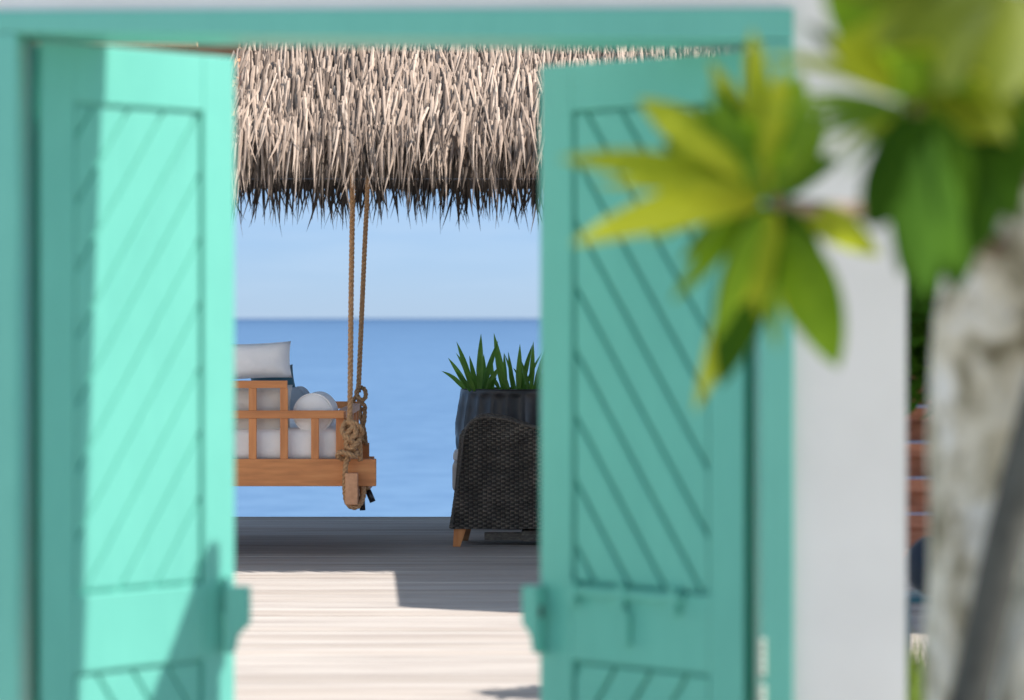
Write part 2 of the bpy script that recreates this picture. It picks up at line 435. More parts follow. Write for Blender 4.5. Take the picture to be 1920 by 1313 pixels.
def door(label, hinge, rz, s, L, slope_up, phase, ZT, gp, gd):
    root = thing('door_leaf', label, 'door', (hinge[0], hinge[1], 0), rz, 'pair of turquoise doors in the doorway')
    T = 0.045
    def b(name, t0, t1, z0, z1, y0=0.0, y1=T, bev=0.004, par=root, mat=M_teal):
        # y measured from the face seen in the photograph into the thickness
        return box(name, (t0, -s * y0, z0), (t1, -s * y1, z1), mat, par, bev)
    SW = 0.118; g = 0.009
    # hinge stile with its edge cut back
    bm = bmesh.new(); vs = []
    for z_ in (0.02, ZT):
        for (t_, y_) in ((0, 0), (SW, 0), (SW, T), (0.058, T)): vs.append(bm.verts.new((t_, -s * y_, z_)))
    for f_ in ((0, 1, 2, 3), (4, 5, 6, 7), (0, 1, 5, 4), (1, 2, 6, 5), (2, 3, 7, 6), (3, 0, 4, 7)): bm.faces.new([vs[i_] for i_ in f_])
    bmesh.ops.recalc_face_normals(bm, faces=bm.faces)
    bmesh.ops.bevel(bm, geom=list(bm.edges), offset=0.004, segments=2, profile=0.6, affect='EDGES')
    bm_obj('stile', bm, M_teal, root)
    b('stile', L - SW, L, 0.02, ZT)
    b('rail', SW + .0005, L - SW - .0005, 2.0, ZT); b('rail', SW + .0005, L - SW - .0005, 0.545, 0.745); b('rail', SW + .0005, L - SW - .0005, 0.02, 0.17)
    b('backing_panel', SW - 0.01, L - SW + 0.01, 0.16, 2.01, 0.006 + gd, 0.040, 0)
    sl = 1.36
    for (z0, z1, up, ph) in ((0.745, 2.0, slope_up, phase), (0.17, 0.545, not slope_up, 0.03)):
        x0, x1, y0, y1 = SW + g, L - SW - g, z0 + g, z1 - g
        nrm = math.hypot(sl, 1)
        a, c2 = ((sl / nrm, -1 / nrm) if up else (sl / nrm, 1 / nrm))
        vals = [a * x + c2 * z for x in (x0, x1) for z in (y0, y1)]
        w = 0.1015
        k = min(vals) - ph
        while k < max(vals):
            poly = [(x0, y0), (x1, y0), (x1, y1), (x0, y1)]
            poly = clip(poly, a, c2, k + w - gp); poly = clip(poly, -a, -c2, -k) if poly else poly
            if len(poly) >= 3:
                area = 0.5 * abs(sum(poly[i][0] * poly[(i + 1) % len(poly)][1] - poly[(i + 1) % len(poly)][0] * poly[i][1] for i in range(len(poly))))
                if area > 2e-4:
                    bm = bmesh.new()
                    f = bm.faces.new([bm.verts.new((p[0], -s * (0.0055 + gd), p[1])) for p in poly])
                    r = bmesh.ops.extrude_face_region(bm, geom=[f])
                    vs = [v for v in r['geom'] if isinstance(v, bmesh.types.BMVert)]
                    for v in vs: v.co.y = -s * 0.006
                    bmesh.ops.recalc_face_normals(bm, faces=bm.faces)
                    top = [e for e in bm.edges if all(abs(v.co.y + s * 0.006) < 1e-6 for v in e.verts)]
                    bmesh.ops.bevel(bm, geom=top, offset=0.004, segments=2, profile=0.5, affect='EDGES')
                    bm_obj('panel_board', bm, M_teal, root)
            k += w
    return root, b

th_l = math.atan2(0.54, 0.443); len_l = math.hypot(0.54, 0.443)
left, bl = door('left-hand turquoise plank door, sunlit, swung open towards the deck', (-1.187, 8.05), th_l, -1, len_l, True, 0.05, 2.15, 0.0085, 0.0095)
th_r = math.atan2(0.515, -0.509); len_r = math.hypot(0.515, 0.509)
right, br = door('right-hand turquoise plank door in shade behind the overhanging branch', (0.5836, 8.05), th_r, 1, len_r, True, 0.055, 2.125, 0.012, 0.017)
# rim locks: a bevelled block on each closing edge
def keeper(b, L, parent, s, far):
    bm = bmesh.new()
    prof = [(0.0, 0.735), (0.062, 0.735), (0.062, 0.635), (0.03, 0.605), (0.022, 0.56), (0.0, 0.555)]
    x0 = L - 0.03
    f = bm.faces.new([bm.verts.new((x0 + p[0], s * 0.001, p[1])) for p in prof])
    r = bmesh.ops.extrude_face_region(bm, geom=[f])
    for v in [v for v in r['geom'] if isinstance(v, bmesh.types.BMVert)]: v.co.y = s * far
    bmesh.ops.recalc_face_normals(bm, faces=bm.faces)
    bmesh.ops.bevel(bm, geom=list(bm.edges), offset=0.004, segments=2, affect='EDGES')
    return bm_obj('latch_block', bm, M_teal, parent)
kl = keeper(bl, 0.03, left, -1, 0.045); kl.location = (len_l - 0.030, -0.006, 0); kl.rotation_euler = (0, 0, -th_l - 0.10)
kr = keeper(br, len_r, right, 1, 0.040)
# upright pin on the left door
vv, ff = [], []
tube_data([Vector((len_l - 0.042, -0.012, 0.665)), Vector((len_l - 0.042, -0.012, 0.76))], 0.009, 10, vv, ff)
mesh_obj('latch_pin', vv, ff, M_teal, left, True)
# sliding bolt with its brackets on the right door
def rb(name, t0, t1, z0, z1, d, par): return box(name, (t0, 0.0005, z0), (t1, d, z1), M_teal, par, 0.003)
bolt = rb('bolt_bar', 0.20, 0.60, 0.722, 0.742, 0.020, right)
for t in (0.215, 0.40, 0.575):
    rb('bolt_bracket', t, t + 0.022, 0.69, 0.756, 0.024, bolt)
rb('bolt_handle', 0.385, 0.41, 0.60, 0.689, 0.022, bolt)
kh = box('keyhole_recess', (len_r - 0.052, 0.0405, 0.655), (len_r - 0.038, 0.0415, 0.685), M_black, right, 0)
# hinges on the right jamb
def hinge_part(z0, z1):
    vv, ff = [], []
    n = 5; h = (z1 - z0) / n
    for k in range(n):
        tube_data([Vector((0.6165, -0.006, z0 + k * h + 0.001)), Vector((0.6165, -0.006, z0 + (k + 1) * h - 0.001))], 0.009, 12, vv, ff)
    o = mesh_obj('hinge', vv, ff, M_metal, frame, True)
hinge_part(0.565, 0.66); hinge_part(0.45, 0.545); hinge_part(1.78, 1.88)

# ------------------------------------------------------------------ unseen white villa wing, added to bounce sun onto the daybed
villa = thing('bounce_wing', 'unseen white villa wing added left of the deck to bounce sunlight', 'bounce wall', (-4.3, 0, 0))
bm = bmesh.new()
for (a, b_) in (((-3, 8.9, -.02), (0, 10.8, 3.3)), ((-3, 12.4, -.02), (0, 14.4, 3.3)), ((-3, 16.0, -.02), (0, 17.9, 3.3))): bm_box(bm, a, b_)
for y_ in (10.8, 14.4): bm_box(bm, (-3, y_, -.02), (0, y_ + 1.6, 0.9)); bm_box(bm, (-3, y_, 2.3), (0, y_ + 1.6, 3.3)); bm_box(bm, (-3, y_, .9), (-.2, y_ + 1.6, 2.3))
bm_obj('wall', bm, M_plaster, villa)
box('coping', (-3.05, 8.85, 3.302), (.06, 17.95, 3.36), M_plaster, villa, .006)
for y_ in (10.8, 14.4):
    for q_ in (0, 1): box('shutter', (-.16, y_ + .01 + q_ * .795, .91), (-.12, y_ + .785 + q_ * .805, 2.29), M_teal, villa, .004)

# ------------------------------------------------------------------ thatched pavilion over the swing
EN, EF = 18.42, 24.5               # near and far eave
XA, XB = -1.60, 4.6
ZE = 2.50
pav = thing('thatched_pavilion', 'palm thatched pavilion roof on timber posts above the swing', 'pavilion', (0, 0, 0))
SL = math.tan(math.radians(43))
YR = (EN + EF) / 2; ZR = ZE + (YR - EN) * SL
# timber roof boarding under the thatch
ES = EN + .30; ZS = ZE + .30 * SL - .13
vs = [(XA + .05, ES, ZS), (XB, ES, ZS), (XB, YR, ZR - .13), (XA + .05, YR, ZR - .13), (XA - .75, EF + .02, ZE - .0), (XB, EF + .02, ZE - .0)]
vs += [(x, y, z - 0.06) for x, y, z in vs]
fs = [(0, 1, 2, 3), (3, 2, 5, 4), (6, 9, 8, 7), (9, 10, 11, 8), (0, 6, 7, 1), (4, 5, 11, 10), (0, 3, 9, 6), (3, 4, 10, 9), (1, 7, 8, 2), (2, 8, 11, 5)]
mesh_obj('roof_deck', vs, fs, M_dark_boards, pav)
# porch roof reaching forward on the right
PX0, PY0, PZ = 1.20, 15.85, 2.66
vs = [(1.235, 16.18, 2.60), (XB, 14.30, 2.60), (XB, EN + .45, 2.78), (1.235, EN + .45, 2.78)]
vs += [(x, y, z - 0.06) for x, y, z in vs]
mesh_obj('porch_roof', vs, [(0, 1, 2, 3), (4, 7, 6, 5), (0, 4, 5, 1), (1, 5, 6, 2), (2, 6, 7, 3), (3, 7, 4, 0)], M_beam, pav)
for (x, yy) in ((0.75, 19.0), (4.2, 19.0), (0.75, 23.0), (4.2, 23.0), (2.4, 16.3), (4.2, 16.3)):
    box('post', (x - .07, yy - .07, 0), (x + .07, yy + .07, 2.45 if yy > 17 else 2.55), M_beam, pav, 0.01)
for yy in (19.0, 23.0):
    box('wall_plate', (-3.1, yy - .07, 2.452), (XB - .1, yy + .07, 2.58), M_dark_boards, pav, 0.006)
    box('post', (-3.02, yy - .07, 0), (-2.88, yy + .07, 2.45), M_beam, pav, 0.01)
box('swing_beam', (-1.04, 19.13, 3.02), (-0.88, 24.0, 3.16), M_beam, pav, 0.006)
box('swing_beam', (-2.48, 19.13, 3.02), (-2.32, 24.0, 3.16), M_beam, pav, 0.006)

def strands(name, spec, mat, parent, seed):
    """spec: iterator of (root, direction, length, width, sag, sidebend)"""
    rr = random.Random(seed); V, Fc, S = [], [], []
    for (p, d, Ln, w, sag, sb) in spec(rr):
        d = d.normalized(); side = Vector((1, 0, 0))
        tw = rr.uniform(-0.6, 0.6)
        side = (Matrix.Rotation(tw, 3, d) @ (side - d * side.dot(d))).normalized()
        nrm = side.cross(d).normalized()
        if nrm.z < 0 and nrm.y > 0: nrm = -nrm
        sh = min(1, max(0, rr.gauss(0.5, 0.25) + 0.3 * mnoise.noise(Vector((p.x * 2.5, p.y * 2.5, p.z * 2.5)))))
        base = len(V); n = 4
        ws = (0.75, 1.0, 0.85, 0.5, 0.06)
        for k in range(n + 1):
            t = k / n
            c = p + d * (Ln * t) + Vector((sb * t * t, 0, -sag * t * t))
            hw = w * 0.5 * ws[k]
            V.append(c - side * hw); V.append(c + nrm * (w * 0.28 * ws[k])); V.append(c + side * hw)
            S += [sh] * 3
        for k in range(n):
            for j in (0, 1):
                a = base + k * 3 + j
                Fc.append((a, a + 1, a + 4, a + 3))
    o = mesh_obj(name, V, Fc, mat, parent)
    at_ = o.data.attributes.new('shade', 'FLOAT', 'POINT'); at_.data.foreach_set('value', S)
    return tag(o, kind='stuff')

def slope_spec(x0, x1, ye, ze, sl, up, rows, rowstep, dens, sign=-1, len_rng=(0.24, 0.46)):
    ang = math.atan(sl)
    def g(rr):
        for r in range(rows):
            u = (r + 0.8) * rowstep
            n = int((x1 - x0) * dens)
            for k in range(n):
                x = x0 + (x1 - x0) * (k + rr.random()) / n
                uu = u + rr.uniform(-rowstep, rowstep)
                z = ze + math.sin(ang) * uu + up + rr.uniform(-0.01, 0.03); y_ = ye - sign * math.cos(ang) * uu
                pitch_ = -(ang + rr.uniform(-0.10, 0.50))
                yaw = rr.gauss(0, 0.11)
                d = Vector((math.sin(yaw), sign * math.cos(pitch_) * math.cos(yaw), math.sin(pitch_) * math.cos(yaw)))
                Ln = rr.uniform(*len_rng)
                yield Vector((x, y_, z)), d, Ln, rr.uniform(0.012, 0.026), rr.uniform(0.02, 0.14), rr.gauss(0, 0.028)
    return g
strands('thatch', slope_spec(XA, XB, EN + 0.10, ZE + 0.02, SL, 0.02, 42, 0.048, 50), M_thatch, pav, 3)
strands('under_thatch', slope_spec(XA, XB, EN + 0.14, ZE + 0.0, SL, -0.03, 20, 0.10, 60, len_rng=(0.22, 0.36)), M_thatch_shade, pav, 33)
def fringe(x0, x1, y0, z0, rows, dens, sign, lo, hi, gap_=0.05):
    def g(rr):
        for r in range(rows):
            n = int((x1 - x0) * dens)
            for k in range(n):
                x = x0 + (x1 - x0) * (k + rr.random()) / n
                if mnoise.noise(Vector((x * 5.0, r * 3.1, sign * 7))) < -0.28: continue
                yaw = rr.gauss(0, 0.16)
                d = Vector((math.sin(yaw), sign * rr.uniform(0.0, 0.35), -1))
                Ln = rr.uniform(lo, hi) * (1 + 0.3 * mnoise.noise(Vector((x * 7.0, r, 3))))
                yield Vector((x, y0 + sign * rr.uniform(-gap_, gap_) - sign * 0.06 * r, z0 + rr.uniform(-0.02, 0.05))), d, Ln, rr.uniform(0.010, 0.022), 0.02, rr.gauss(0, 0.03)
    return g
strands('eave_fringe', fringe(XA, XB, EN + 0.06, ZE + 0.02, 3, 40, -1, 0.10, 0.25), M_thatch, pav, 4)
strands('under_fringe', fringe(XA, XB, EN + 0.28, ZE + 0.0, 4, 60, -1, 0.14, 0.25), M_thatch_shade, pav, 14)
strands('eave_fringe', fringe(XA - 0.75, XB, EF - 0.14, ZE + 0.0, 7, 27, 1, 0.07, 0.39), M_thatch_shade, pav, 5)
strands('thatch', slope_spec(XA - .7, XB, EF - 0.10, ZE + 0.02, SL, 0.02, 10, 0.15, 30, sign=1), M_thatch, pav, 6)
# left verge: strands hanging over the gable end
def verge(rr):
    for k in range(900):
        u = rr.uniform(0, 2.9); ang = math.atan(SL)
        p = Vector((XA + rr.uniform(-0.05, 0.04), EN + math.cos(ang) * u, ZE + math.sin(ang) * u + rr.uniform(-0.06, 0.04)))
        yield p, Vector((rr.uniform(-0.45, 0.15), -0.35 + rr.uniform(-.2, .2), -1)), rr.uniform(0.25, 0.45), rr.uniform(0.012, 0.024), 0.05, rr.gauss(0, 0.03)
strands('verge_fringe', verge, M_thatch, pav, 10)
# long timbers projecting past the verge
box('tie_beam', (-3.6, 18.98, 3.00), (XA - .02, 19.10, 3.16), M_beam, pav, 0.006)
box('fascia', (-3.6, 18.86, 3.055), (-1.86, 18.975, 3.085), M_teakg, pav, 0.004)
bm = bmesh.new()
vs = [(XA - .04, EN + .03, ZE + .02), (XA - .04, YR, ZR), (XA - .04, YR, ZR - .14), (XA - .04, EN + .03, ZE - .10)]
vs += [(x + .03, y, z) for x, y, z in vs]
mesh_obj('bargeboard', vs, [(0, 1, 2, 3), (7, 6, 5, 4), (0, 4, 5, 1), (1, 5, 6, 2), (2, 6, 7, 3), (3, 7, 4, 0)], M_teakg, pav)
bm.free()

# ------------------------------------------------------------------ hanging daybed
SY, FY = 19.30, 21.40
swing = thing('hanging_daybed', 'teak slatted hanging daybed slung on ropes under the thatch', 'swing', (0, 0, 0))
def wx(px): return (px - 960) / FPX * SY
def wz(py): return EYE + (597 - py) / FPX * SY
XLs = -2.50
box('side_beam', (XLs, SY, wz(912)), (wx(705), SY + .055, wz(861)), M_teak, swing, 0.004)
box('side_beam', (XLs, FY, wz(912)), (at(692, 0, FY).x, FY + .055, wz(861) + .015), M_teak, swing, 0.004)
for x in (wx(649), -2.36):
    box('cross_beam', (x, SY - .002, wz(945)), (x + .074, FY + .057, wz(912) - .001), M_teakg, swing, 0.004)
    box('cross_beam_end', (x, SY - .11, wz(945)), (x + .074, SY - .0025, wz(886)), M_teakg, swing, 0.005)
    box('cross_beam_end', (x, FY + .0575, wz(945)), (x + .074, FY + .16, wz(886)), M_teakg, swing, 0.005)
n = 14
for k in range(n):
    yk = SY + .07 + k * (FY - SY - .17) / (n - 1)
    box('bed_slat', (XLs + .02, yk, wz(880)), (wx(625), yk + .09, wz(880) + .02), M_teak, swing, 0.002)
ZB = wz(861) + .0005
def railing(yn, far=False):
    y0, y1 = yn + .004, yn + .044
    box('arm_rail', (XLs + .03, y0, wz(785)), (wx(645), y1, wz(770)), M_teak, swing, 0.003)
    box('top_rail', (XLs + .03, y0, wz(728)), (wx(538.5), y1, wz(714)), M_teak, swing, 0.003) if not far else box('top_rail', (XLs + .03, y0, wz(774)), (wx(568), y1, wz(762)), M_teak, swing, 0.003)
    for px in (288, 347, 407, 466, 525):
        a, b_ = wx(px), wx(px + 14.5)
        box('baluster', (a, y0 + .004, ZB), (b_, y1 - .004, wz(785) - .0005), M_teakv, swing, 0.002)
        if not far and (px > 400 or px == 288):
            box('baluster', (a, y0 + .004, wz(770) + .0005), (b_, y1 - .004, wz(728) - .0005), M_teakv, swing, 0.002)
    box('baluster', (wx(583), y0 + .004, ZB), (wx(597.5), y1 - .004, wz(785) - .0005), M_teakv, swing, 0.002)
railing(SY); railing(FY, True)
# right-hand rail running away from the camera
box('front_rail', (wx(630), SY + .046, wz(785)), (wx(648), FY - .30, wz(771)), M_teakg, swing, 0.003)
for k in range(6):
    yk = SY + .05 + k * 0.36
    box('front_post', (wx(629), yk, ZB), (wx(645), yk + .045, wz(785) - .0005), M_teakv, swing, 0.003)
box('front_board', (wx(629) + .003, SY + .06, wz(912)), (wx(645), FY - .002, wz(861)), M_teak, swing, 0.003)
box('front_board', (XLs + .01, SY + .06, wz(912)), (XLs + .06, FY - .002, wz(861)), M_teak, swing, 0.003)

def pillow(name, label, loc, dims, mat, rot=(0, 0, 0), puff=1.0, corner=0.10, group=None, n=14, parent=None, cat='pillow'):
    """dims = width x, thickness y, height z; knife-edge pillow with sharp corners"""
    W, T, H = dims; V, Fc = [], []
    for side in (1, -1):
        for i in range(n + 1):
            for j in range(n + 1):
                u = i / n * 2 - 1; v = j / n * 2 - 1
                e = max(0.0, (1 - abs(u) ** 3.0) * (1 - abs(v) ** 3.0)) ** 0.5
                x = u * (W / 2) * (1 - corner * (1 - v * v)) ; z = v * (H / 2) * (1 - corner * (1 - u * u))
                wr = mnoise.noise(Vector((u * 1.7 + loc[0] * 9, v * 1.7, side * 3 + loc[2] * 7))) * 0.12
                V.append(Vector((x, side * T / 2 * e * (puff + wr), z)))
    N2 = (n + 1) ** 2
    for s in (0, 1):
        for i in range(n):
            for j in range(n):
                a = s * N2 + i * (n + 1) + j
                q = (a, a + 1, a + n + 2, a + n + 1)
                Fc.append(q[::-1] if s == 0 else q)
    me = D.meshes.new(name); me.from_pydata([tuple(v) for v in V], [], Fc)
    bm = bmesh.new(); bm.from_mesh(me); bmesh.ops.remove_doubles(bm, verts=bm.verts, dist=1e-5)
    bmesh.ops.recalc_face_normals(bm, faces=bm.faces); bm.to_mesh(me); bm.free()
    me.polygons.foreach_set('use_smooth', [True] * len(me.polygons)); me.materials.append(mat)
    o = link(D.objects.new(name, me), parent); o.location = loc; o.rotation_euler = rot
    if label: tag(o, label, cat, group)
    return o

# mattress with soft edges
bm = bmesh.new()
bm_box(bm, (XLs + .10, SY + .07, ZB - .02), (wx(637), FY - .04, wz(804)), 0.07, 6)
mt = bm_obj('mattress', bm, M_cushion, None, True)
tag(mt, 'pale grey mattress lying on the hanging daybed', 'mattress')
pillow('pillow', 'large pale grey pillow with pointed corner above the top rail', (wx(475), SY + .30, wz(678)), (0.42, 0.20, 0.225), M_cushion, (math.radians(-8), math.radians(-2.5), 0), 1.05, 0.06)
pillow('pillow', 'warm grey pillow showing between the daybed balusters', (wx(466), SY + .16, wz(772)), (0.50, 0.16, 0.335), M_cushion2, (math.radians(4), math.radians(2), 0), 1.0, 0.05)
pillow('pillow', 'dark teal pillow with only its corner showing beside the top rail', (wx(505), SY + .55, wz(738)), (0.28, 0.13, 0.28), M_tealfab, (0, math.radians(-14), 0), 1.0, 0.12)

def bolster(label, c, r, L, mat, piping=True):
    t = thing('bolster', label, 'bolster', c)
    V, Fc = [], []; ns = 40
    prof = [(0.0, -0.012), (r * .55, -0.010), (r * .85, -0.003), (r * .97, 0.004), (r, 0.02), (r * 1.0, L * .5), (r, L - 0.02), (r * .97, L), (r * .6, L + .01), (0, L + .012)]
    for (rr_, yy) in prof:
        for k in range(ns):
            a = 2 * math.pi * k / ns
            w = 1 + 0.012 * math.sin(a * 5 + 1)
            V.append((rr_ * w * math.cos(a), yy, rr_ * w * math.sin(a)))
    for i in range(len(prof) - 1):
        for k in range(ns):
            a = i * ns + k; b_ = i * ns + (k + 1) % ns
            Fc.append((a, a + ns, b_ + ns, b_))
    mesh_obj('cover', V, Fc, mat, t, True)
    if piping:
        V, Fc = [], []
        tube_data([Vector((r * 1.0 * math.cos(a), 0.006, r * 1.0 * math.sin(a))) for a in [2 * math.pi * k / 48 for k in range(49)]], 0.0045, 6, V, Fc, False)
        mesh_obj('piping', V, Fc, mat, t, True)
    return t
bolster('round pale grey bolster lying end-on behind the arm rail', (wx(585), SY + .09, wz(776)), 0.1185, 0.62, M_cushion)
bolster('slim slate grey bolster half hidden behind the round pale one', (wx(543), SY + .42, wz(752)), 0.070, 0.5, M_greyfab)
# ropes of the daybed
def rope_obj(name, paths, r, parent, mat=M_rope, pitch=0.085):
    V, Fc = [], []
    for p in paths: rope_data(smooth_path(p, 0.008), r, V, Fc, pitch)
    return mesh_obj(name, V, Fc, mat, parent, True)
rN = thing('hanging_rope', 'nearer twisted rope with big knot at the daybed corner', 'rope', (0, 0, 0))
def q(px, py, dy=0.0, Y=SY - 0.055): return at(px, py, Y) + Vector((0, dy, 0))
rr0 = 0.0162
rope_obj('rope', [[Vector((-0.96, SY + .05, 3.05)), at(662, 300, SY - .02), at(658.5, 540, SY - .04), q(657, 700), q(656, 786)]], rr0, rN)
rope_obj('knot', [
    [q(656, 778, .0), q(655, 788, -.01), q(661, 791, -.035), q(671, 797, -.045), q(678, 806, -.03), q(677, 816, .0), q(668, 821, .02), q(657, 813, .015), q(651, 800, .0), q(655, 790, -.02), q(664, 800, -.05), q(668, 811, -.06), q(660, 822, -.055), q(651, 827, -.03)],
    [q(650, 790, -.0), q(644, 799, -.025), q(643, 809, -.04), q(650, 818, -.055), q(660, 826, -.06), q(666, 835, -.045), q(660, 846, -.02), q(650, 850, -.0)],
    [q(674, 822, -.0), q(664, 816, -.035), q(653, 822, -.05), q(650, 834, -.04), q(655, 845, -.035), q(652, 856, -.025), q(648.5, 872, -.02), q(647, 900, -.02), q(647.5, 925, -.02), q(651, 942, -.02), q(661, 951, -.02), q(673, 948, -.01), q(680, 935, .03), q(681, 915, .06)],
    [q(675, 864, .02), q(675, 848, .0), q(674, 830, -.01), q(672, 812, -.02), q(665, 800, -.03)],
    [q(655, 862, .01), q(640, 860, -.01), q(634, 853, -.04), q(641, 847, -.055), q(655, 851, -.07), q(666, 855, -.055), q(669, 848, -.02), q(661, 843, .0)],
    [q(662, 788, .01), q(655, 800, .01), q(662, 818, .01), q(660, 840, .01)],
    [q(668, 796, -.03), q(660, 803, -.055), q(652, 812, -.05), q(646, 822, -.02)],
    [q(648, 836, -.02), q(658, 840, -.055), q(668, 832, -.06), q(676, 824, -.03)],
], 0.0162, rN)
V, Fc = [], []
# short free ends in black sleeves
e1 = [at(684, 905, SY + .08), at(688, 915, SY + .07), at(692, 925, SY + .06)]
rope_obj('rope_end', [e1], 0.0140, rN)
tube_data([at(690, 920, SY + .06), at(699, 941, SY + .05)], 0.0185, 14, V, Fc); mesh_obj('end_sleeve', V, Fc, M_black, rN, True)
rope_obj('rope_end', [[at(678, 912, SY + .10), at(679, 940, SY + .10)]], 0.0130, rN)
V, Fc = [], []
tube_data([at(678.5, 931, SY + .10), at(680, 957, SY + .10)], 0.0175, 14, V, Fc); mesh_obj('end_sleeve', V, Fc, M_black, rN, True)
rF = thing('hanging_rope', 'farther twisted rope, darker, knotted higher behind the near one', 'rope', (0, 0, 0))
def qf(px, py, dy=0.0): return at(px, py, FY - 0.05) + Vector((0, dy, 0))
rope_obj('rope', [[Vector((-0.96, FY - .3, 3.05)), qf(690.5, 300), qf(683, 480), qf(676, 640), qf(672, 735)]], 0.0165, rF)
rope_obj('knot', [
    [qf(672, 725), qf(670, 740, -.03), qf(679, 750, -.05), qf(686, 744, -.03), qf(684, 731, 0), qf(675, 727, .03), qf(668, 735, .03), qf(673, 750, .0), qf(682, 758, -.04), qf(684, 766, 0), qf(676, 768, .03), qf(672, 760, .0)],
    [qf(674, 760), qf(675, 775), qf(680, 795), qf(684, 815), qf(686, 835)],
    [qf(670, 740), qf(660, 756), qf(655, 775), qf(652, 800), qf(648, 830), qf(646, 870), qf(645, 905), qf(652, 925), qf(664, 930), qf(675, 925)],
    [qf(684, 768), qf(683, 790, -.02), qf(676, 812, -.03), qf(682, 830, -.03)],
], 0.0150, rF)
rL = thing('hanging_rope', 'twisted rope at the far left end of the daybed', 'rope', (0, 0, 0))
rope_obj('rope', [[Vector((-2.40, SY + .05, 3.05)), Vector((-2.36, SY - .05, 1.8)), Vector((-2.32, SY - .06, wz(840)))]], rr0, rL)
tag(rL, 'twisted rope holding the daybed corner hidden by the left door')

# ------------------------------------------------------------------ wicker armchair
CY = 20.30
chair = thing('wicker_armchair', 'dark woven wicker armchair with short wooden legs', 'armchair', (0, 0, 0))
def cp(px, py, Y=CY): return at(px, py, Y)
# outline of the side panel as (height fraction -> left/right), top curve as function of x
XC0, XC1 = cp(845, 0).x, cp(1120, 0).x
zb = cp(0, 992).z
def top_z(x):
    pts = [(862, 815), (872, 803), (880, 793), (893, 786), (908, 783), (930, 784.5), (955, 790), (985, 799), (1010, 805), (1060, 790), (1100, 740), (1125, 715)]
    px = x / CY * FPX + 960
    for (a, b_) in zip(pts, pts[1:]):
        if px <= b_[0]:
            t = max(0, (px - a[0]) / (b_[0] - a[0])); return cp(0, a[1] + (b_[1] - a[1]) * t).z
    return cp(0, 715).z
def panel(name, yface, depth):
    nu, nv = 190, 250; V, Fc = [], []; HS = []
    for i in range(nu + 1):
        for j in range(nv + 1):
            u = i / nu; v = j / nv
            # left edge leans: 845 at the bottom, 866 at the top
            xl = cp(845 + 21 * v ** 1.1, 0).x; x = xl + (XC1 - xl) * u
            z = zb + (top_z(x) - zb) * v
            cw = 0.0290; rh = 0.0135
            ci = math.floor((x - XC0) / cw); rj = math.floor((z - zb) / rh)
            fu = (x - XC0) / cw - ci; fv = (z - zb) / rh - rj
            over = (ci + rj) % 2
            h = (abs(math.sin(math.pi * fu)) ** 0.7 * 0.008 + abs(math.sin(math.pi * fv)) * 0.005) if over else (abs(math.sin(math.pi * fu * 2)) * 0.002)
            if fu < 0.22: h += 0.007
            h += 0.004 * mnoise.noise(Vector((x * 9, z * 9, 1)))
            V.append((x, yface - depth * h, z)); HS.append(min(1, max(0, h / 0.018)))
    for i in range(nu):
        for j in range(nv):
            a = i * (nv + 1) + j
            Fc.append((a, a + nv + 1, a + nv + 2, a + 1))
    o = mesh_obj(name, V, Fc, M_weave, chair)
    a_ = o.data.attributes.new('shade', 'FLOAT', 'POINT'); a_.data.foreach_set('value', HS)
    return o
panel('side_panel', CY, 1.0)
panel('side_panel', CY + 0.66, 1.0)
# solid core behind each woven side
for yf in (CY + .006, CY + .60):
    V, Fc = [], []; n = 24
    top = [XC0 + .055 + (XC1 - XC0 - .06) * k / n for k in range(n + 1)]
    ring = [(x, top_z(x) - .003) for x in top] + [(XC1 - .004, zb + .004), (XC0 + .004, zb + .004)]
    for yy in (yf, yf + .055):
        for (x, z) in ring: V.append((x, yy, z))
    m_ = len(ring)
    Fc.append(tuple(range(m_))[::-1]); Fc.append(tuple(range(m_, 2 * m_)))
    for k in range(m_): Fc.append((k, (k + 1) % m_, (k + 1) % m_ + m_, k + m_))
    mesh_obj('arm_core', V, Fc, M_wicker, chair)
# braided edge rolls
def braid(yy, off=0.0, r=0.011):
    pts = [cp(845, 990, yy), cp(851, 950, yy), cp(858, 900, yy), cp(865, 850, yy), cp(868, 820, yy), cp(875, 803, yy), cp(884, 791, yy), cp(896, 785, yy), cp(912, 782.5, yy), cp(935, 784, yy), cp(960, 790, yy), cp(990, 799, yy), cp(1020, 806, yy)]
    V, Fc = [], []
    rope_data(smooth_path([p + Vector((0, off, 0)) for p in pts], 0.01), r, V, Fc, 0.05)
    return mesh_obj('braided_edge', V, Fc, M_wicker, chair, True)
braid(CY, -0.008); braid(CY, 0.05)
pts2 = [cp(867, 860, CY + .02), cp(871, 820, CY + .12), cp(880, 797, CY + .16), cp(895, 783, CY + .16), cp(912, 778, CY + .16), cp(935, 780, CY + .16), cp(960, 786, CY + .16), cp(990, 796, CY + .16), cp(1020, 806, CY + .16)]
V, Fc = [], []; rope_data(smooth_path(pts2, 0.01), 0.012, V, Fc, 0.05); mesh_obj('braided_edge', V, Fc, M_wicker, chair, True)
